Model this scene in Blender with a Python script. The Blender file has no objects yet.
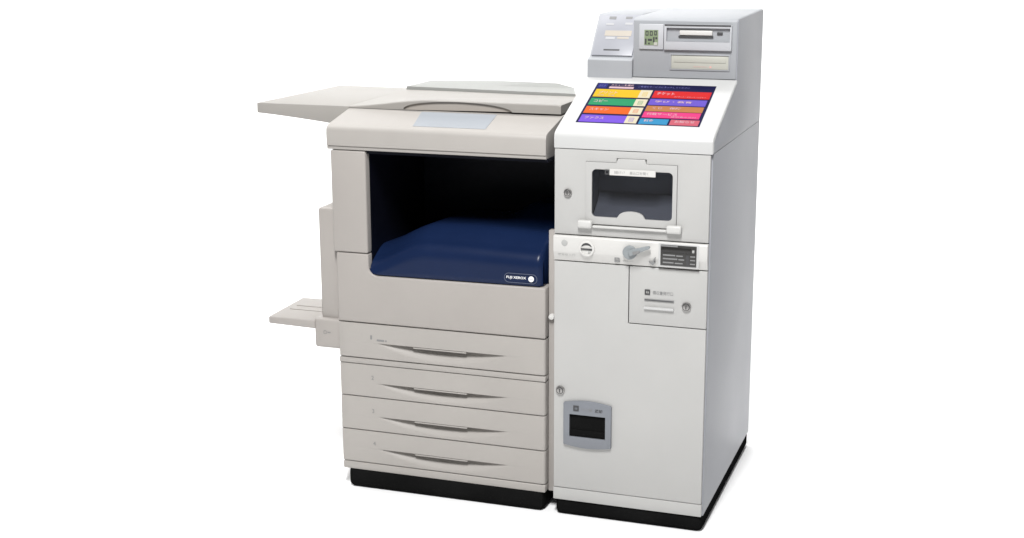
import bpy, bmesh, math
from mathutils import Vector, Matrix
R = math.radians
S = bpy.context.scene
COL = S.collection
FLOOR = -0.048

# ------------------------------------------------------------------ materials
def lin(c):
    c /= 255.0
    return c / 12.92 if c <= 0.04045 else ((c + 0.055) / 1.055) ** 2.4

def mat(name, rgb, rough=0.45, metal=0.0, spec=0.4, grain=0.0, mottle=0.0, srgb=False, emit=0.0, scale=900):
    m = bpy.data.materials.new(name)
    m.use_nodes = True
    nt = m.node_tree
    b = nt.nodes['Principled BSDF']
    if srgb:
        rgb = [lin(v) for v in rgb]
    c = (*rgb, 1)
    b.inputs['Base Color'].default_value = c
    b.inputs['Roughness'].default_value = rough
    b.inputs['Metallic'].default_value = metal
    b.inputs['Specular IOR Level'].default_value = spec
    tc = nt.nodes.new('ShaderNodeTexCoord')
    if mottle > 0:      # faint unevenness of the moulded plastic or paint
        n = nt.nodes.new('ShaderNodeTexNoise')
        n.inputs['Scale'].default_value = 5.0
        n.inputs['Detail'].default_value = 5.0
        n.inputs['Roughness'].default_value = 0.6
        nt.links.new(tc.outputs['Object'], n.inputs['Vector'])
        r = nt.nodes.new('ShaderNodeValToRGB')
        lo = [v * (1 - mottle) for v in rgb]
        hi = [v * (1 + mottle) for v in rgb]
        r.color_ramp.elements[0].position = 0.3
        r.color_ramp.elements[0].color = (*lo, 1)
        r.color_ramp.elements[1].position = 0.7
        r.color_ramp.elements[1].color = (*hi, 1)
        nt.links.new(n.outputs['Fac'], r.inputs['Fac'])
        nt.links.new(r.outputs['Color'], b.inputs['Base Color'])
        mr = nt.nodes.new('ShaderNodeMapRange')
        mr.inputs['To Min'].default_value = max(rough - 0.07, 0.05)
        mr.inputs['To Max'].default_value = rough + 0.07
        nt.links.new(n.outputs['Fac'], mr.inputs['Value'])
        nt.links.new(mr.outputs['Result'], b.inputs['Roughness'])
    if grain > 0:       # fine leather-grain texture of the covers
        n2 = nt.nodes.new('ShaderNodeTexNoise')
        n2.inputs['Scale'].default_value = scale
        n2.inputs['Detail'].default_value = 2.0
        nt.links.new(tc.outputs['Object'], n2.inputs['Vector'])
        bp = nt.nodes.new('ShaderNodeBump')
        bp.inputs['Strength'].default_value = grain
        bp.inputs['Distance'].default_value = 0.0006
        nt.links.new(n2.outputs['Fac'], bp.inputs['Height'])
        nt.links.new(bp.outputs['Normal'], b.inputs['Normal'])
    if emit > 0:
        b.inputs['Emission Color'].default_value = c
        b.inputs['Emission Strength'].default_value = emit
    return m

M = {}
M['floor'] = mat('white_paper_sweep', (0.88, 0.88, 0.88), 0.9, spec=0.0)
M['copier'] = mat('warm_grey_plastic', (0.3245, 0.3019, 0.2821), 0.5, grain=0.35, mottle=0.03)
M['copier_light'] = mat('light_warm_plastic', (0.3340, 0.3148, 0.2942), 0.5, grain=0.35, mottle=0.03)
M['drawer'] = mat('drawer_grey_plastic', (0.3329, 0.3133, 0.2928), 0.5, grain=0.35, mottle=0.03)
M['feeder'] = mat('feeder_grey_plastic', (0.2903, 0.2754, 0.2561), 0.5, grain=0.35, mottle=0.02)
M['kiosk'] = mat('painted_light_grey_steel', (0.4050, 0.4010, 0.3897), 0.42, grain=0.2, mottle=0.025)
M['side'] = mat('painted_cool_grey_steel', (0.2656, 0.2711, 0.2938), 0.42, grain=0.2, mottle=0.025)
M['band'] = mat('white_moulded_plastic', (0.5448, 0.5354, 0.5164), 0.38, mottle=0.015)
M['cover'] = mat('bright_white_plastic', (0.4602, 0.4602, 0.4546), 0.35, mottle=0.01)
M['head'] = mat('grey_moulded_plastic', (0.3035, 0.3121, 0.3272), 0.45, grain=0.2, mottle=0.03)
M['headlight'] = mat('pale_grey_plastic', (0.4263, 0.4336, 0.4505), 0.4, mottle=0.03)
M['slab'] = mat('pale_lilac_plastic', (0.2744, 0.2795, 0.3045), 0.35, mottle=0.05)
M['cupgrey'] = mat('blue_grey_plastic', (0.1769, 0.1867, 0.2064), 0.4, mottle=0.03)
M['lever'] = mat('lever_grey_plastic', (0.2332, 0.2508, 0.2596), 0.3, mottle=0.04)
M['black'] = mat('shade_black', (0.008, 0.008, 0.008), 0.9, spec=0.0, mottle=0.2)  # black that paints in the shade under the machines and inside the coin pocket
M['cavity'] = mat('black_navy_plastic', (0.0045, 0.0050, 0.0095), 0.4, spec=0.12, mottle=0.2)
M['navy'] = mat('navy_blue_plastic', (0.0061, 0.0144, 0.0484), 0.3, spec=0.18, mottle=0.08)
M['pane'] = mat('dark_grey_pocket_plastic', (0.26, 0.265, 0.285), 0.5, spec=0.2, mottle=0.1)
m = bpy.data.materials.new('smoked_clear_acrylic')
m.use_nodes = True
nt = m.node_tree
nt.nodes.remove(nt.nodes['Principled BSDF'])
tr = nt.nodes.new('ShaderNodeBsdfTransparent'); tr.inputs['Color'].default_value = (.62, .63, .66, 1)
gl = nt.nodes.new('ShaderNodeBsdfGlossy'); gl.inputs['Roughness'].default_value = .12
mx = nt.nodes.new('ShaderNodeMixShader'); mx.inputs['Fac'].default_value = .022
nt.links.new(tr.outputs[0], mx.inputs[1]); nt.links.new(gl.outputs[0], mx.inputs[2])
nt.links.new(mx.outputs[0], nt.nodes['Material Output'].inputs['Surface'])
M['smoke'] = m
M['hinge'] = mat('hinge_white_plastic', (0.5, 0.495, 0.48), 0.4)
M['dark'] = mat('dark_grey_print', (0.05, 0.05, 0.052), 0.5)
M['ink'] = mat('mid_grey_print', (0.2, 0.2, 0.2), 0.6)
M['faint'] = mat('pale_grey_print', (0.36, 0.36, 0.35), 0.6)
M['metal'] = mat('brushed_lock_metal', (0.33, 0.32, 0.31), 0.35, metal=0.9)
M['beige'] = mat('pale_beige_plastic', (0.4149, 0.4149, 0.3671), 0.4, mottle=0.03)
M['lcd'] = mat('green_liquid_crystal', (0.2, 0.25, 0.15), 0.3, mottle=0.1)
M['display'] = mat('dark_display_panel', (0.0375, 0.0365, 0.0350), 0.3, mottle=0.15)
M['tube'] = mat('black_display_window', (0.02, 0.019, 0.018), 0.2)
M['hump'] = mat('greenish_grey_plastic', (0.265, 0.268, 0.255), 0.5, grain=0.2, mottle=0.02)
M['badge'] = mat('dull_silver_outline', (0.075, 0.09, 0.14), 0.5)
M['grip'] = mat('warm_grip_plastic', (0.33, 0.30, 0.27), 0.5, mottle=0.03)
M['opscreen'] = mat('blue_grey_screen_glass', (0.265, 0.282, 0.305), 0.4, spec=0.15, mottle=0.02)
M['white'] = mat('white_print', (0.85, 0.85, 0.85), 0.5)
M['amber'] = mat('pale_amber_print', (0.36, 0.325, 0.28), 0.5)
M['slabmark'] = mat('pale_touch_print', (0.36, 0.36, 0.37), 0.5)
M['pinkmark'] = mat('pink_print', (0.62, 0.36, 0.32), 0.5)
def scr(name, rgb, e=0):
    k = 0.55
    return mat(name, [lin(v) * k for v in rgb], 0.55, spec=0.12, emit=0.03)
M['s_navy'] = scr('screen_navy', (13, 14, 70))
M['s_blue'] = scr('screen_blue', (36, 40, 120))
M['s_yel'] = scr('screen_yellow', (226, 186, 30))
M['s_grn'] = scr('screen_green', (38, 150, 100))
M['s_org'] = scr('screen_orange', (228, 98, 24))
M['s_pur'] = scr('screen_purple', (122, 84, 214))
M['s_red'] = scr('screen_red', (210, 28, 30))
M['s_vio'] = scr('screen_violet', (106, 84, 196))
M['s_tan'] = scr('screen_tan', (186, 122, 70))
M['s_pnk'] = scr('screen_pink', (226, 60, 128))
M['s_sky'] = scr('screen_sky_blue', (52, 144, 192))
M['s_sal'] = scr('screen_salmon', (204, 96, 112))
M['s_bad'] = scr('screen_badge', (222, 212, 184))
M['s_txt'] = scr('screen_text', (216, 184, 192))
M['s_dim'] = scr('screen_dim_text', (130, 130, 200))

# ------------------------------------------------------------------ helpers
class Thing:
    def __init__(s, name, loc, label, cat):
        o = bpy.data.objects.new(name, None)
        COL.objects.link(o)
        o.location = loc
        o.empty_display_size = 0.1
        o['label'] = label
        o['category'] = cat
        s.o = o
        s.loc = Vector(loc)

def finish(bm, name, mats, thing=None, parent=None, smooth=True, angle=35, label=None, kind=None):
    bmesh.ops.recalc_face_normals(bm, faces=bm.faces[:])
    me = bpy.data.meshes.new(name)
    if thing is not None:
        bmesh.ops.translate(bm, verts=bm.verts[:], vec=-thing.loc)
    bm.to_mesh(me)
    bm.free()
    for m in (mats if isinstance(mats, (list, tuple)) else [mats]):
        me.materials.append(M[m])
    if smooth:
        for p in me.polygons:
            p.use_smooth = True
        me.set_sharp_from_angle(angle=R(angle))
    o = bpy.data.objects.new(name, me)
    COL.objects.link(o)
    if thing is not None:
        o.parent = parent if parent is not None else thing.o
    if label:
        o['label'] = label
    if kind:
        o['kind'] = kind
    return o

def bevel(bm, w, seg=2, only=None):
    if w <= 0:
        return
    es = [e for e in bm.edges if len(e.link_faces) == 2 and e.calc_face_angle(0) > R(25) and (only is None or only(e))]
    bmesh.ops.bevel(bm, geom=es, offset=w, offset_type='OFFSET', segments=seg, profile=0.5, affect='EDGES', clamp_overlap=True)

def merge(dst, src, mi=None):
    if mi is not None:
        for f in src.faces:
            f.material_index = mi
    me = bpy.data.meshes.new('tmp')
    src.to_mesh(me)
    dst.from_mesh(me)
    bpy.data.meshes.remove(me)
    src.free()
    return dst

def box(x0, x1, y0, y1, z0, z1, b=0.0, seg=2):
    bm = bmesh.new()
    bmesh.ops.create_cube(bm, size=1.0)
    for v in bm.verts:
        v.co = Vector(((x0 + x1) / 2 + v.co.x * (x1 - x0), (y0 + y1) / 2 + v.co.y * (y1 - y0), (z0 + z1) / 2 + v.co.z * (z1 - z0)))
    bevel(bm, b, seg)
    return bm

def prism_xz(pts, y0, y1, b=0.0, seg=2):
    """outline in the front plane (x,z), thickness along y"""
    bm = bmesh.new()
    vs = [bm.verts.new((x, y0, z)) for x, z in pts]
    f = bm.faces.new(vs)
    ex = bmesh.ops.extrude_face_region(bm, geom=[f])
    bmesh.ops.translate(bm, verts=[v for v in ex['geom'] if isinstance(v, bmesh.types.BMVert)], vec=(0, y1 - y0, 0))
    bmesh.ops.recalc_face_normals(bm, faces=bm.faces[:])
    bevel(bm, b, seg)
    return bm

def prism_yz(pts, x0, x1, b=0.0, seg=2):
    bm = bmesh.new()
    vs = [bm.verts.new((x0, y, z)) for y, z in pts]
    f = bm.faces.new(vs)
    ex = bmesh.ops.extrude_face_region(bm, geom=[f])
    bmesh.ops.translate(bm, verts=[v for v in ex['geom'] if isinstance(v, bmesh.types.BMVert)], vec=(x1 - x0, 0, 0))
    bmesh.ops.recalc_face_normals(bm, faces=bm.faces[:])
    bevel(bm, b, seg)
    return bm

def disc(cx, cz, r, y0, y1, n=32, b=0.0):
    return prism_xz([(cx + r * math.cos(2 * math.pi * i / n), cz + r * math.sin(2 * math.pi * i / n)) for i in range(n)], y0, y1, b)

def rrect(x0, x1, z0, z1, r, n=5):
    pts = []
    for cx, cz, a in ((x1 - r, z1 - r, 0), (x0 + r, z1 - r, 90), (x0 + r, z0 + r, 180), (x1 - r, z0 + r, 270)):
        for i in range(n + 1):
            t = R(a + 90 * i / n)
            pts.append((cx + r * math.cos(t), cz + r * math.sin(t)))
    return pts

def cut(bm, cutters):
    """boolean difference of closed meshes, evaluated without operators"""
    me = bpy.data.meshes.new('a')
    bm.to_mesh(me)
    bm.free()
    o = bpy.data.objects.new('a', me)
    COL.objects.link(o)
    tmp = []
    for i, cb in enumerate(cutters):
        bmesh.ops.recalc_face_normals(cb, faces=cb.faces[:])
        cm = bpy.data.meshes.new('c')
        cb.to_mesh(cm)
        cb.free()
        co = bpy.data.objects.new('c', cm)
        COL.objects.link(co)
        md = o.modifiers.new('b', 'BOOLEAN')
        md.operation = 'DIFFERENCE'
        md.solver = 'EXACT'
        md.object = co
        tmp.append((co, cm))
    dg = bpy.context.evaluated_depsgraph_get()
    ev = o.evaluated_get(dg)
    em = bpy.data.meshes.new_from_object(ev)
    out = bmesh.new()
    out.from_mesh(em)
    bpy.data.objects.remove(o)
    for co, cm in tmp:
        bpy.data.objects.remove(co)
        bpy.data.meshes.remove(cm)
    bpy.data.meshes.remove(em)
    bpy.data.meshes.remove(me)
    return out

FRONT = (Vector((1, 0, 0)), Vector((0, 0, 1)))
def text(body, origin, height, width=None, plane=FRONT, align='LEFT', bold=0.0):
    """flat lettering as mesh; height is the capital height, width squeezes the line to size"""
    cu = bpy.data.curves.new('t', 'FONT')
    cu.body = body
    cu.size = 1.0
    cu.offset = bold
    cu.resolution_u = 3
    o = bpy.data.objects.new('t', cu)
    COL.objects.link(o)
    dg = bpy.context.evaluated_depsgraph_get()
    me = bpy.data.meshes.new_from_object(o.evaluated_get(dg))
    bm = bmesh.new()
    bm.from_mesh(me)
    bpy.data.objects.remove(o)
    bpy.data.curves.remove(cu)
    bpy.data.meshes.remove(me)
    if not bm.verts:
        return bm
    xs = [v.co.x for v in bm.verts]
    ys = [v.co.y for v in bm.verts]
    x0, x1, y0, y1 = min(xs), max(xs), min(ys), max(ys)
    sy = height / max(y1 - y0, 1e-6)
    sx = sy if width is None else width / max(x1 - x0, 1e-6)
    u, w = plane
    og = Vector(origin)
    for v in bm.verts:
        v.co = og + u * ((v.co.x - x0) * sx) + w * ((v.co.y - y0) * sy)
    return bm

def strip(pts3):
    bm = bmesh.new()
    bm.faces.new([bm.verts.new(p) for p in pts3])
    return bm

def square_mark(x, z, s, y, t=0.003):
    """small square outline with a character in it"""
    bm = cut(box(x, x + s, y, y + t, z, z + s), [box(x + s * .26, x + s * .74, y - .01, y + .02, z + s * .26, z + s * .74)])
    merge(bm, box(x + s * .46, x + s * .54, y, y + t, z + s * .36, z + s * .64))
    return bm

def lock(thing, x, z, r, y, parent=None):
    r *= .92
    bm = disc(x, z, r, y - 0.006, y + 0.004, 28, 0.0015)
    merge(bm, disc(x, z, r * 0.66, y - 0.0085, y + 0.004, 24, 0.001))
    merge(bm, box(x - r * .12, x + r * .12, y - .0092, y - .004, z - r * .42, z + r * .42), 1)
    merge(bm, cut(disc(x, z, r * .8, y - .0068, y, 28), [disc(x, z, r * .67, y - .02, y + .02, 24)]), 1)
    return finish(bm, 'lock', ['metal', 'dark'], thing, parent)

# ================================================================== PAYMENT KIOSK
K = Thing('payment_kiosk', (-0.22, 0.375, FLOOR),
          'tall light grey payment kiosk with sloping colour touch screen and coin slot beside the copier', 'kiosk')
XL = -0.44
finish(box(XL + .006, -.001, .004, .745, FLOOR, 0.012, .016, 3), 'shadow_base', 'black', K)  # black plinth added in place of the drop shadow under the kiosk
# cabinet of folded sheet steel, split by one thin joint
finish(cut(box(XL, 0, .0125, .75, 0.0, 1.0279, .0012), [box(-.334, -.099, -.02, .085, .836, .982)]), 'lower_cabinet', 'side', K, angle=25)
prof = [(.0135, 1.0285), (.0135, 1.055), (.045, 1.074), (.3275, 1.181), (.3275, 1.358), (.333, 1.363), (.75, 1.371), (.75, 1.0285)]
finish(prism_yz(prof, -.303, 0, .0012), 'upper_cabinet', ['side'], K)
# top face and head front are the lighter grey moulding
hf = prism_yz([(.3245, 1.196), (.3245, 1.3565), (.329, 1.3615), (.336, 1.3645), (.748, 1.3725), (.748, 1.3705), (.34, 1.362), (.331, 1.358), (.331, 1.196)], -.302, -.0035, .001)
headbez = finish(hf, 'head_cover', 'head', K)
rp = [(.0135, 1.0285), (.0135, 1.055), (.045, 1.074), (.318, 1.181), (.318, 1.243), (.325, 1.2465), (.339, 1.2495), (.4435, 1.3655), (.452, 1.3685), (.75, 1.3705), (.75, 1.0285)]
rd = finish(prism_yz(rp, XL + .001, -.3035, .003, 3), 'reader_housing', 'head', K)
# slab set into the slope of the reader housing
dv = Vector((0, .4435 - .339, 1.3655 - 1.2495)); L = dv.length; dv.normalize()
nv = Vector((0, -dv.z, dv.y))
PL = (Vector((1, 0, 0)), dv)
def onreader(x, s, h):
    return Vector((x, .339, 1.2495)) + dv * s + nv * h
def reader_plate(x0, x1, s0, s1, h0, h1, b=0.0):
    bm = bmesh.new()
    vs = [bm.verts.new(onreader(x, s, h0)) for x, s in ((x0, s0), (x1, s0), (x1, s1), (x0, s1))]
    f = bm.faces.new(vs)
    ex = bmesh.ops.extrude_face_region(bm, geom=[f])
    bmesh.ops.translate(bm, verts=[v for v in ex['geom'] if isinstance(v, bmesh.types.BMVert)], vec=nv * (h1 - h0))
    bmesh.ops.recalc_face_normals(bm, faces=bm.faces[:])
    bevel(bm, b)
    return bm
bm = reader_plate(-.432, -.309, .002, L - .004, -.004, .006, .002)
# printed touch area, amber and white card pictures, two marks on top and a card slit
merge(bm, reader_plate(-.405, -.325, .072, .092, .0055, .0066), 1)
merge(bm, reader_plate(-.400, -.372, .060, .069, .0055, .0066), 2)
merge(bm, reader_plate(-.365, -.330, .062, .069, .0055, .0066), 1)
merge(bm, reader_plate(-.408, -.384, .112, .119, .0055, .0066), 2)
merge(bm, reader_plate(-.350, -.328, .114, .122, .0055, .0066), 2)
merge(bm, reader_plate(-.402, -.381, L - .022, L - .012, .0055, .0066), 4)
merge(bm, reader_plate(-.352, -.332, L - .020, L - .012, .0055, .0066), 4)
merge(bm, reader_plate(-.398, -.350, .019, .0235, .0055, .0068), 3)
rs = finish(bm, 'card_reader', ['slab', 'amber', 'slabmark', 'dark', 'ink'], K, label='pale slanted card reader plate with touch marks')

# head fittings on the right
Y = .3245
bm = box(-.2845, -.213, Y - .006, Y + .002, 1.276, 1.3475, .002)
cp = finish(bm, 'counter_panel', 'headlight', K)
bm = box(-.2685, -.2283, Y - .0072, Y - .003, 1.288, 1.331)
for x0, x1, z0, z1 in ((-.265, -.2565, 1.315, 1.328), (-.2525, -.244, 1.315, 1.328), (-.2395, -.232, 1.316, 1.329), (-.2665, -.262, 1.2905, 1.306), (-.258, -.246, 1.300, 1.306), (-.257, -.252, 1.2905, 1.295), (-.243, -.2385, 1.296, 1.311), (-.236, -.2305, 1.305, 1.311)):
    merge(bm, cut(box(x0, x1, Y - .0080, Y - .005, z0, z1), [box(x0 + .0022, x1 - .0022, Y - .02, Y, z0 + .0025, z1 - .0025)]) if z1 - z0 > .012 else box(x0, x1, Y - .0080, Y - .005, z0, z1), 1)
merge(bm, box(-.240, -.2300, Y - .0082, Y - .005, 1.2875, 1.2965), 2)
finish(bm, 'display', ['lcd', 'dark', 'beige'], K, cp, label='small green liquid crystal counter')
# bill / card unit: bezel frame round a recessed slot
bez = cut(box(-.2115, -.0165, Y - .010, Y + .004, 1.2755, 1.3475, .003), [box(-.2035, -.0215, Y - .03, Y + .0015, 1.2995, 1.3385, 0)])
bz = finish(bez, 'card_unit', 'headlight', K)
bm = box(-.203, -.022, Y - .0010, Y + .003, 1.300, 1.338)
finish(bm, 'slot_panel', 'head', K, bz)
bm = box(-.166, -.072, Y - .0085, Y + .002, 1.318, 1.3315, .002)
merge(bm, box(-.170, -.070, Y - .0050, Y + .002, 1.3105, 1.3165, .0015), 1)
finish(bm, 'card_slot', ['band', 'dark'], K, bz)
finish(box(-.0595, -.0435, Y - .004, Y + .002, 1.3195, 1.3275, .001), 'indicator', 'dark', K, bz)
finish(box(-.209, -.019, Y - .0120, Y - .004, 1.3445, 1.3475, 0), 'visor', 'dark', K, bz)
# beige outlet below
bm = cut(box(-.1945, -.021, Y - .003, Y + .004, 1.2185, 1.2655, .001), [box(-.1905, -.0245, Y - .02, Y + .0005, 1.2215, 1.2615)])
bo = finish(bm, 'outlet_frame', 'head', K)
bm = box(-.190, -.025, Y - .0008, Y + .003, 1.222, 1.261, .001)
merge(bm, box(-.183, -.032, Y - .0022, Y + .002, 1.2405, 1.2575, .001), 0)
merge(bm, text('■', (-.079, Y - .0015, 1.2265), .005, .006), 1)
merge(bm, text('現金は使用できません', (-.125, Y - .0015, 1.2275), .0035, .040), 1)
finish(bm, 'receipt_outlet', ['beige', 'pinkmark'], K, bo, label='pale beige receipt outlet')

# sloping white screen cover
P0 = Vector((0, .03, 1.0815)); P1 = Vector((0, .327, 1.1945))
sd = (P1 - P0).normalized(); sn = Vector((0, -sd.z, sd.y)); SL = (P1 - P0).length
arc = [(.0005, 1.0285), (0, 1.058), (.002, 1.0655), (.0075, 1.0715), (.016, 1.0762), (.03, 1.0815)]
top = [(.3255, 1.1940), (.327, 1.1905), (.327, 1.184)]
inner = [(.046, 1.0755), (.0145, 1.0565), (.0145, 1.0285)]
bm = prism_yz(arc + top + inner, XL, 0.0015, 0)
es = [e for e in bm.edges if len(e.link_faces) == 2 and e.calc_face_angle(0) > R(60) and all(v.co.x > -.01 or v.co.x < -.43 for v in e.verts) and abs(e.verts[0].co.x - e.verts[1].co.x) < .01]
bmesh.ops.bevel(bm, geom=es, offset=.006, offset_type='OFFSET', segments=3, profile=.5, affect='EDGES', clamp_overlap=True)
finish(bm, 'screen_cover', 'cover', K, angle=50)
def ons(x, s, h):
    return Vector((x, P0.y, P0.z)) + sd * s + sn * h
def splate(x0, x1, s0, s1, h0, h1):
    bm = bmesh.new()
    f = bm.faces.new([bm.verts.new(ons(x, s, h0)) for x, s in ((x0, s0), (x1, s0), (x1, s1), (x0, s1))])
    ex = bmesh.ops.extrude_face_region(bm, geom=[f])
    bmesh.ops.translate(bm, verts=[v for v in ex['geom'] if isinstance(v, bmesh.types.BMVert)], vec=sn * (h1 - h0))
    return bm
SP = (Vector((1, 0, 0)), sd)
bm = splate(-.396, -.0495, .0315, .2735, -.004, .0008)
merge(bm, splate(-.391, -.363, .241, .2705, 0, .0013), 1)
merge(bm, splate(-.355, -.283, .2405, .2515, 0, .0013), 2)
merge(bm, text('メニューを選択', ons(-.352, .256, .0014), .011, .066, SP, bold=.01), 2)
merge(bm, text('ご希望のサービスにタッチしてください', ons(-.272, .251, .0014), .010, .150, SP), 3)
merge(bm, text('ようこそ', ons(-.386, .249, .0016), .012, .018, SP), 3)
ts = finish(bm, 'touch_screen', ['s_navy', 's_blue', 's_txt', 's_dim'], K, smooth=False, label='colour touch screen showing a menu of service buttons')
def button(x0, x1, s0, s1, m, words, tx, th, tw, badge=False, sub=None, lab=None):
    bm = splate(x0, x1, s0, s1, 0, .0016)
    h = s1 - s0
    if words:
        merge(bm, text(words, ons(x0 + tx, s0 + h * .42, .0018), th, tw, SP, bold=.012), 1)
    if sub:
        merge(bm, text(sub[0], ons(x0 + sub[1], s0 + h * .14, .0018), .007, sub[2], SP), 1)
    if badge:
        merge(bm, splate(x1 - .034, x1, s0, s1, .001, .0020), 2)
        merge(bm, text('▤', ons(x1 - .024, s0 + h * .2, .0022), h * .55, .013, SP), 3)
    finish(bm, 'menu_button', [m, 's_txt', 's_bad', m], K, ts, smooth=False, label=lab)
button(-.389, -.2235, .186, .2335, 's_yel', 'プリント', .012, .016, .055, True, ('写真・文書', .012, .05), 'yellow menu button')
button(-.389, -.2245, .136, .1770, 's_grn', 'コピー', .012, .015, .040, True, None, 'green menu button')
button(-.389, -.2255, .086, .1270, 's_org', 'スキャン', .012, .015, .055, True, None, 'orange menu button')
button(-.389, -.2255, .0345, .0760, 's_pur', 'ファクス', .012, .015, .055, True, None, 'purple menu button')
button(-.2175, -.0545, .1900, .2325, 's_red', 'チケット', .010, .017, .050, False, ('コンサート・スポーツ・レジャー', .062, .090), 'red menu button')
button(-.2185, -.0570, .1465, .1830, 's_vio', '学び・教育', .016, .012, .105, False, None, 'violet menu button')
button(-.2185, -.0580, .1095, .1415, 's_tan', 'くじ    保険', .018, .012, .080, False, None, 'tan menu button')
button(-.2185, -.0590, .0720, .1065, 's_pnk', '行政サービス', .010, .014, .085, False, ('証明書の交付', .080, .070), 'pink menu button')
button(-.2195, -.1395, .0340, .0650, 's_sky', '料金', .012, .015, .026, False, None, 'sky blue menu button')
button(-.1340, -.0545, .0340, .0650, 's_sal', 'お知らせ', .012, .014, .055, False, None, 'salmon pink menu button')

# media door
md = finish(cut(box(-.4375, -.0045, 0, .014, .7885, 1.0262, .0022), [box(-.3478, -.0922, -.02, .0105, .8205, .9954), box(-.2615, -.178, -.02, .0105, .99, 1.0074), box(-.3335, -.0995, -.03, .03, .8365, .9815)]), 'media_door', 'kiosk', K)
# flap with the smoked window
bm = prism_xz([(-.347, .8225), (-.093, .8225), (-.093, .9945), (-.1785, .9945), (-.182, 1.0065), (-.2575, 1.0065), (-.261, .9945), (-.347, .9945)], -.0045, .008, .0016)
bump = [(-.1825 - .0005, .8415)] + [(-.218 + .0355 * math.cos(t), .8415 + .021 * math.sin(t)) for t in [math.pi * i / 14 for i in range(1, 14)]] + [(-.2535, .8415)]
hole = []
rr = .012
for cx, cz, a in ((-.1045 - rr, .9755 - rr, 0), (-.3295 + rr, .9755 - rr, 90), (-.3295 + rr, .8435 + rr, 180)):
    hole += [(cx + rr * math.cos(R(a + 90 * i / 5)), cz + rr * math.sin(R(a + 90 * i / 5))) for i in range(6)]
hole += [(-.2575, .8435)] + [(-.218 - .0365 * math.cos(math.pi * i / 14), .8435 + .0195 * math.sin(math.pi * i / 14) ** .8) for i in range(1, 14)] + [(-.1785, .8435)]
hole += [(-.1045 - rr + rr * math.cos(R(270 + 90 * i / 5)), .8435 + rr + rr * math.sin(R(270 + 90 * i / 5))) for i in range(6)]
bm = cut(bm, [prism_xz(hole, -.02, .02)])
fl = finish(bm, 'window_flap', 'kiosk', K, md, angle=30)
finish(box(-.333, -.100, .0005, .0025, .84, .979), 'window_pane', 'smoke', K, md, label='smoked dark window')
lb = box(-.3335, -.0995, .010, .0845, .8365, .9815)
bmesh.ops.delete(lb, geom=[f for f in lb.faces if f.calc_center_median().y < .0105], context='FACES')
merge(lb, prism_yz([(.012, .838), (.080, .838), (.080, .900), (.060, .872), (.030, .852)], -.332, -.101, .002))
finish(lb, 'media_pocket', ['pane', 'pane', 'dark'], K, md)
bm = box(-.279, -.1515, -.0072, -.004, .9615, .9785)
merge(bm, text('各種メディア', (-.266, -.0074, .9655), .0085, .030), 1)
merge(bm, text('差込口を開く', (-.223, -.0074, .9655), .0085, .052), 1)
finish(bm, 'window_label', ['band', 'ink'], K, md)
finish(square_mark(-.2925, .9625, .0135, -.0068), 'symbol_mark', 'dark', K, md)
for x0, x1 in ((-.3675, -.3265), (-.1175, -.0765)):
    bm = box(x0, x1, -.017, .002, .8105, .8325, .005, 3)
    merge(bm, box(x0 + .003, x1 - .003, -.0175, .0, .8165, .819, 0))
    finish(bm, 'hinge', 'hinge', K, md)
finish(box(-.3262, -.1178, -.010, .001, .8125, .8195, .003), 'hinge_bar', 'hinge', K, md)
lock(K, -.3985, .9055, .0125, 0, md)

# operation band
bp = [(-.007, .7845), (-.0095, .7815), (-.0095, .742), (-.0075, .7375), (.0005, .7135), (.012, .7135), (.012, .7855), (-.004, .7855)]
bd = finish(prism_yz(bp, -.4378, -.0045, .0012), 'operation_panel', 'band', K)
yb = -.0095
finish(disc(-.405, .7655, .0088, yb - .0012, yb + .002, 24, .0006), 'lamp', 'faint', K, bd)
# coin slot: round moulding with a dark crescent and a slit
cx, cz = -.3405, .7535
bm = cut(disc(cx, cz, .0225, yb - .004, yb + .003, 40, .002), [disc(cx, cz, .0165, yb - .03, yb - .0015, 36)])
merge(bm, prism_xz([(cx + .0165 * math.cos(R(a)), cz + .004 + .0125 * math.sin(R(a))) for a in range(10, 171, 10)] + [(cx + .0120 * math.cos(R(a)), cz + .004 + .0055 * math.sin(R(a))) for a in range(160, 19, -20)], yb - .0022, yb), 1)
merge(bm, box(cx - .0165, cx + .0165, yb - .0045, yb, cz - .0035, cz + .0005, .0008), 1)
merge(bm, box(cx + .004, cx + .0145, yb - .0028, yb, cz - .0135, cz - .0045, .0008), 2)
finish(bm, 'coin_slot', ['band', 'dark', 'faint'], K, bd)
finish(text('硬貨投入口', (-.4255, -.0068, .728), .007, .050), 'lettering', 'faint', K, bd)
finish(square_mark(-.2625, .7205, .0145, -.0062, .006), 'symbol_mark', 'ink', K, bd)
finish(text('返却レバー', (-.2405, -.0042, .7225), .006, .030), 'lettering', 'faint', K, bd)
# return lever: knob with a raised arm that tapers to the upper right
bm = disc(-.2175, .752, .0195, yb - .012, yb + .002, 36, .004)
ax = Vector((-.2175, .752)); bx_ = Vector((-.1625, .7715)); d = (bx_ - ax).normalized(); p = Vector((-d.y, d.x))
q = [ax + p * .0085, ax - p * .0085, bx_ - p * .0045, bx_ - p * .002 + d * .004, bx_ + p * .002 + d * .004, bx_ + p * .0045]
merge(bm, prism_xz([(v.x, v.y) for v in q], yb - .021, yb - .009, .003))
q = [ax + p * .002 + d * .012, ax - p * .0075 + d * .012, ax - p * .0075 + d * .030, ax - p * .001 + d * .034]
merge(bm, prism_xz([(v.x, v.y) for v in q], yb - .0222, yb - .015, .0005), 1)
finish(bm, 'return_lever', ['lever', 'ink'], K, bd)
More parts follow.
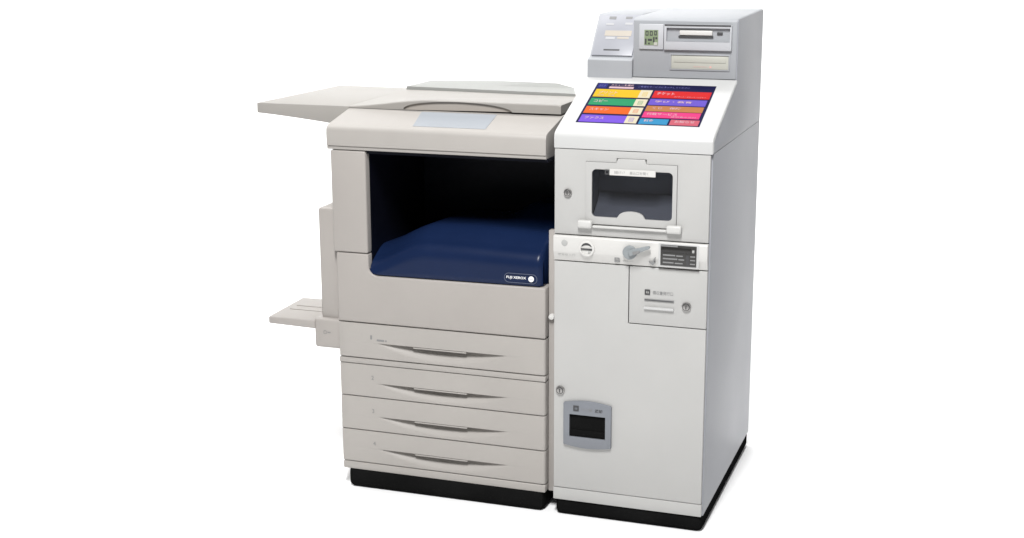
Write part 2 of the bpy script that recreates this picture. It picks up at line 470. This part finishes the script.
# arrow print
finish(prism_xz([(-.1475, .7435), (-.1455, .7425), (-.1505, .7280), (-.1455, .7295), (-.1535, .7190), (-.1655, .7280), (-.1560, .7270), (-.1515, .7355)], -.0098, -.0015), 'arrow_mark', 'ink', K, bd)
# amount display
finish(box(-.1385, -.0265, yb - .0006, yb + .002, .7175, .7830, .0005), 'display_bezel', 'cover', K, bd)
yd = yb - .0004
bm = box(-.1325, -.0335, yd - .002, yd + .001, .7225, .7795, .001)
merge(bm, box(-.1315, -.0850, yd - .0027, yd, .7750, .7785), 2)
merge(bm, box(-.1290, -.0480, yd - .0030, yd, .7585, .7735, .001), 1)
merge(bm, box(-.0455, -.0390, yd - .0030, yd, .7615, .7690, .001), 3)
for z, w0, w1 in ((.7495, .034, .018), (.7395, .040, .016), (.7290, .030, .022)):
    merge(bm, box(-.1255, -.1255 + w0, yd - .0027, yd, z, z + .0038, .0003), 2)
    merge(bm, box(-.1225 + w0, -.1225 + w0 + w1, yd - .0027, yd, z - .0004, z + .0030, .0003), 2)
    merge(bm, box(-.0505, -.0365, yd - .0027, yd, z, z + .0030, .0003), 2)
merge(bm, box(-.0615, -.0535, yd - .0027, yd, .7260, .7540, .0005), 4)
finish(bm, 'amount_display', ['display', 'tube', 'ink', 'faint', 'dark'], K, bd, label='dark amount display with rows of small figures')

# main door (L shaped) and the receipt door in its notch
mdoor = finish(prism_xz([(-.4375, .0385), (-.0045, .0385), (-.0045, .5465), (-.2232, .5465), (-.2232, .7105), (-.4375, .7105)], 0, .014, .0018), 'main_door', 'kiosk', K)
rdoor = finish(box(-.2206, -.0045, -.0006, .014, .5492, .7105, .0018), 'receipt_door', 'kiosk', K)
finish(square_mark(-.1765, .6335, .0150, -.0022, .006), 'symbol_mark', 'dark', K, rdoor)
finish(text('領収書発行口', (-.1545, -.0012, .6355), .0105, .057), 'lettering', 'ink', K, rdoor)
bm = box(-.1775, -.0940, -.0028, .004, .6165, .6225, .0006)
merge(bm, box(-.175, -.0965, -.0034, .003, .6185, .6205, 0), 1)
finish(bm, 'receipt_slot', ['ink', 'dark'], K, rdoor)
finish(box(-.1775, -.0940, -.0085, .004, .5935, .6000, .002), 'receipt_lip', 'cover', K, rdoor)
lock(K, -.0592, .6085, .0140, -.0006, rdoor)
lock(K, -.4180, .3335, .0140, 0, mdoor)
# coin return cup
n = 12
outl = []
for i in range(n + 1):
    t = i / n
    outl.append((-.407 + .1415 * t, .3005 + .0085 * math.sin(math.pi * t)))
for i in range(n + 1):
    t = i / n
    outl.append((-.2655 - .1415 * t, .1745 - .0075 * math.sin(math.pi * t)))
bm = cut(prism_xz(outl, -.009, .002, .003), [box(-.3885, -.2825, -.03, .03, .2005, .2675)])
cup = finish(bm, 'coin_return', 'cupgrey', K, mdoor, label='blue grey coin return cup with dark opening')
finish(box(-.3885, -.2825, -.0022, .001, .2005, .2675), 'coin_opening_shade', 'black', K, mdoor)  # flat black plate, paints the darkness of a deep opening
bm = prism_xz([(-.3875, .2015), (-.2835, .2015), (-.288, .2215), (-.383, .2215)], -.0060, -.0015, .001)
finish(bm, 'coin_ramp', 'black', K, mdoor)  # black too, continues the painted shade of the opening
finish(square_mark(-.3765, .2785, .0160, -.0105, .003), 'symbol_mark', 'dark', K, mdoor)
bm = text('つり銭', (-.3530, -.0094, .2800), .0095, .032)
merge(bm, text('返却', (-.3130, -.0094, .2790), .0105, .022, bold=.03), 1)
finish(bm, 'lettering', ['ink', 'dark'], K, mdoor)
finish(box(-.4385, -.0035, -.0006, .014, .0005, .0368, .0018), 'kick_plate', 'kiosk', K)
# filler strip between the kiosk and the copier, with a round white screw
fp = finish(box(-.4632, -.4412, .030, .052, .010, .790, .002), 'filler_strip', 'copier', K)
bm = disc(-.4520, .5405, .0085, .018, .032, 24, .002)
finish(bm, 'screw', 'band', K, fp)

# ================================================================== COPIER
C = Thing('multifunction_copier', (-0.785, 0.36, FLOOR),
          'warm grey office copier with four paper drawers and navy blue output tray', 'copier')
X0, X1 = -1.1140, -.4645
finish(prism_xz(rrect(-1.098, -.470, FLOOR, .02, .018), .004, .66, .016), 'shadow_base', 'black', C)  # black plinth standing in for the copier's drop shadow
finish(box(X0 + .002, X1 - .001, .064, .70, .0115, .60, .004), 'body', 'copier', C)

def drawer_front(z0, z1, ztop, name='drawer'):
    """front with a shallow lens shaped scoop: sharp lip on top, easing out downwards"""
    bm = bmesh.new()
    xc, hw = -.785, .208
    xs = [X0, X0 + .0015, X0 + .005] + [X0 + .03] + [xc - hw + 2 * hw * i / 56 for i in range(57)] + [X1 - .03, X1 - .012, X1 - .008, X1 - .0045, X1 - .002, X1 - .0005, X1]
    zs = [z0, z0 + .001, z0 + .003]
    nz = 14
    zlow = z0 + .007
    zs += [zlow + (ztop - zlow) * i / nz for i in range(nz + 1)]
    zs += [ztop + .0012, ztop + .004, z1 - .003, z1 - .001, z1]
    def dep(x, z):
        u = (x - xc) / hw
        if abs(u) >= 1 or z > ztop + .0005:
            d = 0.0
        else:
            k = max(0.0, 1 - u * u)
            zl = ztop - (ztop - zlow) * k ** .85
            v = (ztop - z) / max(ztop - zl, 1e-5)
            d = 0.0 if v >= 1 else .034 * k ** 1.25 * (.2 + .2 * math.cos(math.pi * v) + .6 * (1 - v) ** 1.15)
        # eased edges, larger radius at the right end
        e = 0
        r = .009
        if x > X1 - r:
            t = (x - (X1 - r)) / r
            e += r * (1 - math.sqrt(max(0, 1 - t * t)))
        r = .005
        if x < X0 + r:
            t = ((X0 + r) - x) / r
            e += r * (1 - math.sqrt(max(0, 1 - t * t)))
        r = .003
        for zz in (z0 + r - z, z - (z1 - r)):
            if zz > 0:
                t = zz / r
                e += r * .8 * (1 - math.sqrt(max(0, 1 - t * t)))
        return .004 + d + e
    g = [[bm.verts.new((x, dep(x, z), z)) for z in zs] for x in xs]
    for i in range(len(xs) - 1):
        for j in range(len(zs) - 1):
            bm.faces.new((g[i][j], g[i + 1][j], g[i + 1][j + 1], g[i][j + 1]))
    rim = [g[i][0] for i in range(len(xs))] + [g[-1][j] for j in range(1, len(zs))] + [g[i][-1] for i in range(len(xs) - 2, -1, -1)] + [g[0][j] for j in range(len(zs) - 2, 0, -1)]
    back = [bm.verts.new((v.co.x, .062, v.co.z)) for v in rim]
    for i in range(len(rim)):
        j = (i + 1) % len(rim)
        bm.faces.new((rim[i], rim[j], back[j], back[i]))
    return finish(bm, name, 'drawer', C, angle=40)

for k, (z0, z1, zt) in enumerate(((.3688, .4745, .4165), (.2478, .3478, .2910), (.1410, .2452, .1860), (.0372, .1384, .0828))):
    d = drawer_front(z0, z1, zt)
    bm = box(-.874, -.706, .0036, .016, zt - .0046, zt - .0004, .0016)
    finish(bm, 'handle', 'drawer', C, d)
    bm = text(str(k + 1), (-1.0105, .0034, zt + .012), .0125, .0055 if k == 0 else None)
    if k == 0:
        merge(bm, box(-.990, -.966, .0032, .006, zt + .008, zt + .0135, .0008))
        merge(bm, box(-.962, -.958, .0032, .006, zt + .008, zt + .0135, .0008))
    finish(bm, 'lettering', 'ink', C, d)
finish(box(X0, X1 + .0005, .0035, .063, .3498, .3660, .0025), 'tray_module_strip', 'drawer', C)
finish(box(X0 + .001, X1, .0045, .063, .0112, .0350, .0035, 3), 'bottom_strip', 'drawer', C)

# front cover with the cut-out for the output tray
r = .028
cutx, cutz = -1.0105, .6225
pts = [(X0, .4775), (X1, .4775), (X1, cutz + .004)]
pts += [(cutx + r, cutz)] + [(cutx + r - r * math.sin(R(a)), cutz + r - r * math.cos(R(a))) for a in range(15, 91, 15)]
pts += [(cutx, .6870), (X0, .6870)]
finish(prism_xz(pts, .004, .063, .005, 3), 'front_cover', 'copier', C, angle=45)
finish(box(-1.1225, cutx - .0005, .003, .060, .6890, .9915, .006, 3), 'front_column', 'copier', C)
finish(box(-1.113, -1.019, .046, .70, .601, .991, .003), 'left_housing', 'copier', C)
finish(box(-1.011, -.4700, .46, .70, .601, .991, .003), 'rear_housing', 'copier', C)

# dark interior of the output bay: five inner faces with thickness
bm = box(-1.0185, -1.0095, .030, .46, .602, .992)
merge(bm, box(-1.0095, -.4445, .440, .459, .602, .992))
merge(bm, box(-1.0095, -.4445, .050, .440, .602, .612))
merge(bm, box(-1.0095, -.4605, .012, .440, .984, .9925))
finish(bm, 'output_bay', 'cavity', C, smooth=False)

# navy output tray: swelling front that rolls back into the bay
def sm(t):
    t = min(1, max(0, t))
    return t * t * (3 - 2 * t)
bm = bmesh.new()
xa, xb = -1.0085, -.4765
NX = 60
xs = [xa + (xb - xa) * (i / NX) for i in range(NX + 1)]
def crest(x):
    return .668 + .068 * sm((x + 1.03) / .20) ** 1.0 - .006 * sm((x + .75) / .28)
def zbot(x):
    if x < cutx + r:
        t = (cutx + r - x) / r
        return cutz + r - r * math.sqrt(max(0, 1 - min(1, t) ** 2)) + .0018
    return cutz + .0018 + .004 * (x - cutx) / (X1 - cutx)
rows = []
NP = 26
for i, x in enumerate(xs):
    c0 = crest(x); zb = zbot(x)
    rr_ = .046
    er = .0
    xe = xb - x
    if xe < .012:
        t = 1 - xe / .012
        er = .012 * (1 - math.sqrt(max(0, 1 - t * t)))
    col = [(.030 + er, zb), (.0105 + er, zb + .0005), (.009 + er, zb + .003)]
    for k in range(1, 6):
        col.append((.009 + er, zb + .003 + (c0 - rr_ - zb - .003) * k / 5))
    for k in range(1, 6):
        a = R(90 * k / 5 * .8)
        col.append((.009 + er + rr_ * (1 - math.cos(a)), c0 - rr_ + rr_ * math.sin(a)))
    yl, zl = col[-1]
    for k in range(1, 13):
        t = k / 12
        y = yl + (.125 - yl) * t
        rise = .034 * math.sin(t * math.pi / 2)
        rise *= 1.0 + .12 * math.sin((x + .9) * 7)
        col.append((y, zl + rise))
    yl, zl = col[-1]
    for k in range(1, 9):
        t = k / 8
        y = yl + .29 * t
        bump = .055 * sm((x + .70) / .12) * sm((t - .35) / .3)
        col.append((y, zl - .014 * t + bump))
    rows.append([bm.verts.new((x, y, z)) for y, z in col])
for i in range(NX):
    for j in range(len(rows[0]) - 1):
        bm.faces.new((rows[i][j], rows[i + 1][j], rows[i + 1][j + 1], rows[i][j + 1]))
for col in (rows[0], rows[-1]):   # side skirts down to the bay floor
    low = [bm.verts.new((v.co.x, max(v.co.y, .012), min(v.co.z, .626 if v.co.y > .03 else v.co.z))) for v in col]
    for j in range(len(col) - 1):
        try:
            bm.faces.new((col[j], col[j + 1], low[j + 1], low[j]))
        except ValueError:
            pass
ot = finish(bm, 'output_tray', 'navy', C, angle=60, label='navy blue output tray')
# badge on the tray front
bm = cut(prism_xz(rrect(-.589, -.490, .6355, .6635, .0139, 8), .0065, .0095), [prism_xz(rrect(-.5874, -.4916, .6371, .6619, .0123, 8), 0, .02)])
lg = merge(bm, text('FUJI XEROX', (-.5820, .0068, .6455), .0095, .0590, bold=.012), 1)
merge(lg, disc(-.5080, .6495, .0080, .0062, .0095, 28), 1)
finish(lg, 'emblem', ['badge', 'white'], C, ot, smooth=False)
# thin line on the ball of the emblem
b_ = box(-.5140, -.5020, .0058, .0064, .6489, .6497)
finish(b_, 'emblem_line', 'badge', C, ot)

# scanner section with the sloping operation lip
lp = [(.008, .9930), (.0035, .9938), (.0022, .9960), (.0022, 1.0025), (.0030, 1.0030), (.0030, 1.0042), (-.0012, 1.0052), (-.0012, 1.048), (.0005, 1.0545), (.0045, 1.0600), (.0105, 1.0637), (.02, 1.066), (.157, 1.0945), (.64, 1.0955), (.64, .9935)]
bm = prism_yz(lp, -1.1310, -.4625, 0)
es = [e for e in bm.edges if len(e.link_faces) == 2 and e.calc_face_angle(0) > R(60) and abs(e.verts[0].co.x - e.verts[1].co.x) < .01]
bmesh.ops.bevel(bm, geom=es, offset=.005, offset_type='OFFSET', segments=3, profile=.5, affect='EDGES', clamp_overlap=True)
sc = finish(bm, 'scanner_unit', 'copier_light', C, angle=45)
sl = (Vector((0, .137, .0285))).normalized(); sln = Vector((0, -sl.z, sl.y))
def onlip(x, y, h):
    return Vector((x, y, 1.066 + (y - .02) * .0285 / .137)) + sln * h
bm = bmesh.new()
q = [(-.869, .0245), (-.6485, .0245), (-.6575, .1480), (-.8925, .1480)]
f = bm.faces.new([bm.verts.new(onlip(x, y, -.002)) for x, y in q])
ex = bmesh.ops.extrude_face_region(bm, geom=[f])
bmesh.ops.translate(bm, verts=[v for v in ex['geom'] if isinstance(v, bmesh.types.BMVert)], vec=sln * .0028)
finish(bm, 'operation_screen', 'opscreen', C, sc, smooth=False)

# document feeder: a lid that swells from the flat tray on the left
def lid_top(x, y):
    t = (y - .157) / .443
    a = 1.1005 + t * (.0045 - .004 * sm((x + 1.1) / .5))
    return a + .0265 * sm((x + 1.16) / .30) * (1 - sm((y - .19 - .08 * sm((x + .9) / .4)) / .24))
def lid_bot(x, y):
    return 1.0958 + .004 * sm((x + 1.0) / .4)
bm = bmesh.new()
lx = [-1.1315 + (.6630) * i / 44 for i in range(45)]
ly = [.158, .1595, .163] + [.17 + .43 * j / 22 for j in range(23)]
tp = []; bt = []
for i, x in enumerate(lx):
    tr = []; br = []
    for j, y in enumerate(ly):
        z = lid_top(x, y)
        ez = (.0035, .0010, .0)[j] if j < 3 else 0
        if i == len(lx) - 1:
            ez += .002
        tr.append(bm.verts.new((x, y, z - ez)))
        br.append(bm.verts.new((x, y, lid_bot(x, y))))
    tp.append(tr); bt.append(br)
nx, ny = len(lx), len(ly)
for i in range(nx - 1):
    for j in range(ny - 1):
        bm.faces.new((tp[i][j], tp[i + 1][j], tp[i + 1][j + 1], tp[i][j + 1]))
        bm.faces.new((bt[i][j], bt[i][j + 1], bt[i + 1][j + 1], bt[i + 1][j]))
for i in range(nx - 1):
    bm.faces.new((tp[i][0], bt[i][0], bt[i + 1][0], tp[i + 1][0]))
    bm.faces.new((tp[i][-1], tp[i + 1][-1], bt[i + 1][-1], bt[i][-1]))
for j in range(ny - 1):
    bm.faces.new((tp[0][j], tp[0][j + 1], bt[0][j + 1], bt[0][j]))
    bm.faces.new((tp[-1][j], bt[-1][j], bt[-1][j + 1], tp[-1][j + 1]))
bmesh.ops.recalc_face_normals(bm, faces=bm.faces[:])
# arched finger grip cut into the front edge, sloping inwards
g = bmesh.new()
cxg, a_, b_ = -.785, .172, .0265
front = []; rear = []
for i in range(33):
    t = math.pi * i / 32
    front.append((cxg + a_ * math.cos(t), .140, 1.0985 + b_ * math.sin(t)))
    rear.append((cxg + a_ * .985 * math.cos(t), .1645, 1.0985 + b_ * .95 * math.sin(t)))
fv = [g.verts.new(p) for p in front]; rv = [g.verts.new(p) for p in rear]
fb = [g.verts.new((cxg - a_, .140, 1.0965)), g.verts.new((cxg + a_, .140, 1.0965))]
rb = [g.verts.new((cxg - a_ * .985, .1645, 1.0965)), g.verts.new((cxg + a_ * .985, .1645, 1.0965))]
F = fv + fb; B = rv + rb
for i in range(len(F)):
    j = (i + 1) % len(F)
    g.faces.new((F[i], F[j], B[j], B[i]))
g.faces.new(F); g.faces.new(B)
bm = cut(bm, [g])
for f in bm.faces:
    c = f.calc_center_median()
    if .1605 < c.y < .172 and f.normal.y < -.5 and abs(c.x - cxg) < a_:
        f.material_index = 1
ld = finish(bm, 'document_cover', ['feeder', 'grip'], C, angle=30)
# extension tray to the left: flat plate whose underside deepens to the right
bm = bmesh.new()
def tx(i):
    return -1.4425 + .3100 * i / 16
A = []
for i in range(17):
    x = tx(i); t = i / 16
    zt = 1.1005; zb = 1.0695 - .030 * t ** 1.2
    yb_ = .678 - .018 * t
    A.append([bm.verts.new((x + dx, y, z)) for y, z, dx in ((.157, zt, 0), (yb_, zt + .003, .030 * (1 - t)), (yb_, zb, .030 * (1 - t)), (.157, zb, 0))])
for i in range(16):
    for k in range(4):
        l = (k + 1) % 4
        bm.faces.new((A[i][k], A[i][l], A[i + 1][l], A[i + 1][k]))
bm.faces.new(A[0]); bm.faces.new(A[-1])
bmesh.ops.recalc_face_normals(bm, faces=bm.faces[:])
bevel(bm, .003, 2)
finish(bm, 'document_tray', 'feeder', C, angle=35)
# rear hump of the feeder
H = [(-1.137, .606, 1.1150), (-.560, .606, 1.1085), (-.600, .735, 1.1130), (-.660, .738, 1.1265), (-.86, .738, 1.1285), (-1.105, .735, 1.1225)]
bm = bmesh.new()
tv = [bm.verts.new(p) for p in H]
bv = [bm.verts.new((p[0], p[1], 1.094)) for p in H]
n = len(H)
for i in range(n):
    bm.faces.new((tv[i], tv[(i + 1) % n], bv[(i + 1) % n], bv[i]))
bm.faces.new(bv)
ctr = bm.verts.new((-.84, .66, 1.1200))
for i in range(n):
    bm.faces.new((tv[i], tv[(i + 1) % n], ctr))
bmesh.ops.recalc_face_normals(bm, faces=bm.faces[:])
finish(bm, 'feeder_roller_cover', 'hump', C, angle=40)
finish(box(-1.12, -.47, .641, .735, .60, 1.0935, .003), 'rear_cover', 'copier', C)

# bypass unit on the left side
bu = finish(box(-1.181, -1.111, .030, .50, .383, .8125, .006, 3), 'side_cover', 'copier', C)
finish(box(-1.1835, -1.178, .036, .48, .48, .806, .002), 'side_door', 'copier_light', C, bu)
bf = finish(box(-1.1995, -1.1095, .012, .46, .385, .4765, .009, 3), 'bypass_unit', 'copier', C)
bm = text('⌂', (-1.168, .0112, .430), .012, .010)
merge(bm, text('–', (-1.155, .0112, .434), .002, .010))
finish(bm, 'lettering', 'ink', C, bf)
bm = bmesh.new()
tpts = [(-1.352, .008), (-1.195, .008), (-1.195, .256), (-1.360, .250)]
t0 = [bm.verts.new((x, y, .4695 if x < -1.3 else .4695)) for x, y in tpts]
b0 = [bm.verts.new((x, y, .4470 if x < -1.3 else .4430)) for x, y in tpts]
for i in range(4):
    bm.faces.new((t0[i], t0[(i + 1) % 4], b0[(i + 1) % 4], b0[i]))
bm.faces.new(t0); bm.faces.new(b0)
bmesh.ops.recalc_face_normals(bm, faces=bm.faces[:])
bevel(bm, .005, 3)
bt_ = finish(bm, 'bypass_tray', 'copier', C)
bm = box(-1.330, -1.21, .105, .112, .4690, .4715, .001)
merge(bm, box(-1.330, -1.21, .150, .157, .4690, .4715, .001))
finish(bm, 'paper_guide', 'copier_light', C, bt_)

# ================================================================== white studio sweep
bm = bmesh.new()
prof = [(-7.0, FLOOR), (-3, FLOOR), (0, FLOOR), (2.2, FLOOR)]
for i in range(1, 13):
    a = R(90 * i / 12)
    prof.append((2.2 + 1.6 * math.sin(a), FLOOR + 1.6 * (1 - math.cos(a))))
prof.append((3.8, 4.2))
rows = [[bm.verts.new((x, y, z)) for y, z in prof] for x in (-7, -3.5, -1.5, 0, 1.5, 3.5, 7)]
for i in range(len(rows) - 1):
    for j in range(len(prof) - 1):
        bm.faces.new((rows[i][j], rows[i][j + 1], rows[i + 1][j + 1], rows[i + 1][j]))
fl_ = finish(bm, 'floor', 'floor', None, angle=60, kind='structure')

# ------------------------------------------------------------------ light
def area(name, loc, target, sx, sy, power, col=(1, 1, 1)):
    l = bpy.data.lights.new(name, 'AREA')
    l.shape = 'RECTANGLE'
    l.size, l.size_y = sx, sy
    l.energy = power
    l.color = col
    o = bpy.data.objects.new(name, l)
    COL.objects.link(o)
    o.location = loc
    d = Vector(target) - Vector(loc)
    o.rotation_euler = d.to_track_quat('-Z', 'Y').to_euler()
    return o
area('softbox_key', (.03, -2.95, 4.6), (-.5, .2, .1), .5, 1.6, 372)
area('backdrop_fill', (-2.4, 1.2, 4.0), (-2.4, 3.7, .6), 6.2, .6, 195)  # unseen light added to keep the backdrop white
area('floor_fill', (-4.6, 1.0, 3.6), (-1.9, 1.0, 0), 1.2, 1.2, 85)  # unseen light added to lift the shadow on the left floor

w = bpy.data.worlds.new('World')
S.world = w
w.use_nodes = True
bg = w.node_tree.nodes['Background']
bg.inputs['Color'].default_value = (1, 1, 1, 1)
bg.inputs['Strength'].default_value = 0.15

# ------------------------------------------------------------------ camera
def campose(yaw, pitch, roll):
    cy, sy, cp, sp = math.cos(yaw), math.sin(yaw), math.cos(pitch), math.sin(pitch)
    f = Vector((-sy * cp, cy * cp, -sp))
    r0 = Vector((cy, sy, 0))
    u0 = r0.cross(f)
    r1 = r0 * math.cos(roll) + u0 * math.sin(roll)
    u1 = u0 * math.cos(roll) - r0 * math.sin(roll)
    return Matrix((r1, u1, -f)).transposed()
cam = bpy.data.cameras.new('camera')
co = bpy.data.objects.new('camera', cam)
COL.objects.link(co)
co.matrix_world = Matrix.Translation((.7125, -3.6748, 1.596)) @ campose(.334, .232, -.0039).to_4x4()
cam.sensor_width = 36
cam.lens = 1412.9 / 1024 * 36
cam.clip_start = .05
cam.clip_end = 200
S.camera = co

S.view_settings.view_transform = 'Standard'
S.view_settings.look = 'None'
S.view_settings.exposure = 0
S.view_settings.gamma = 1
S.cycles.max_bounces = 8
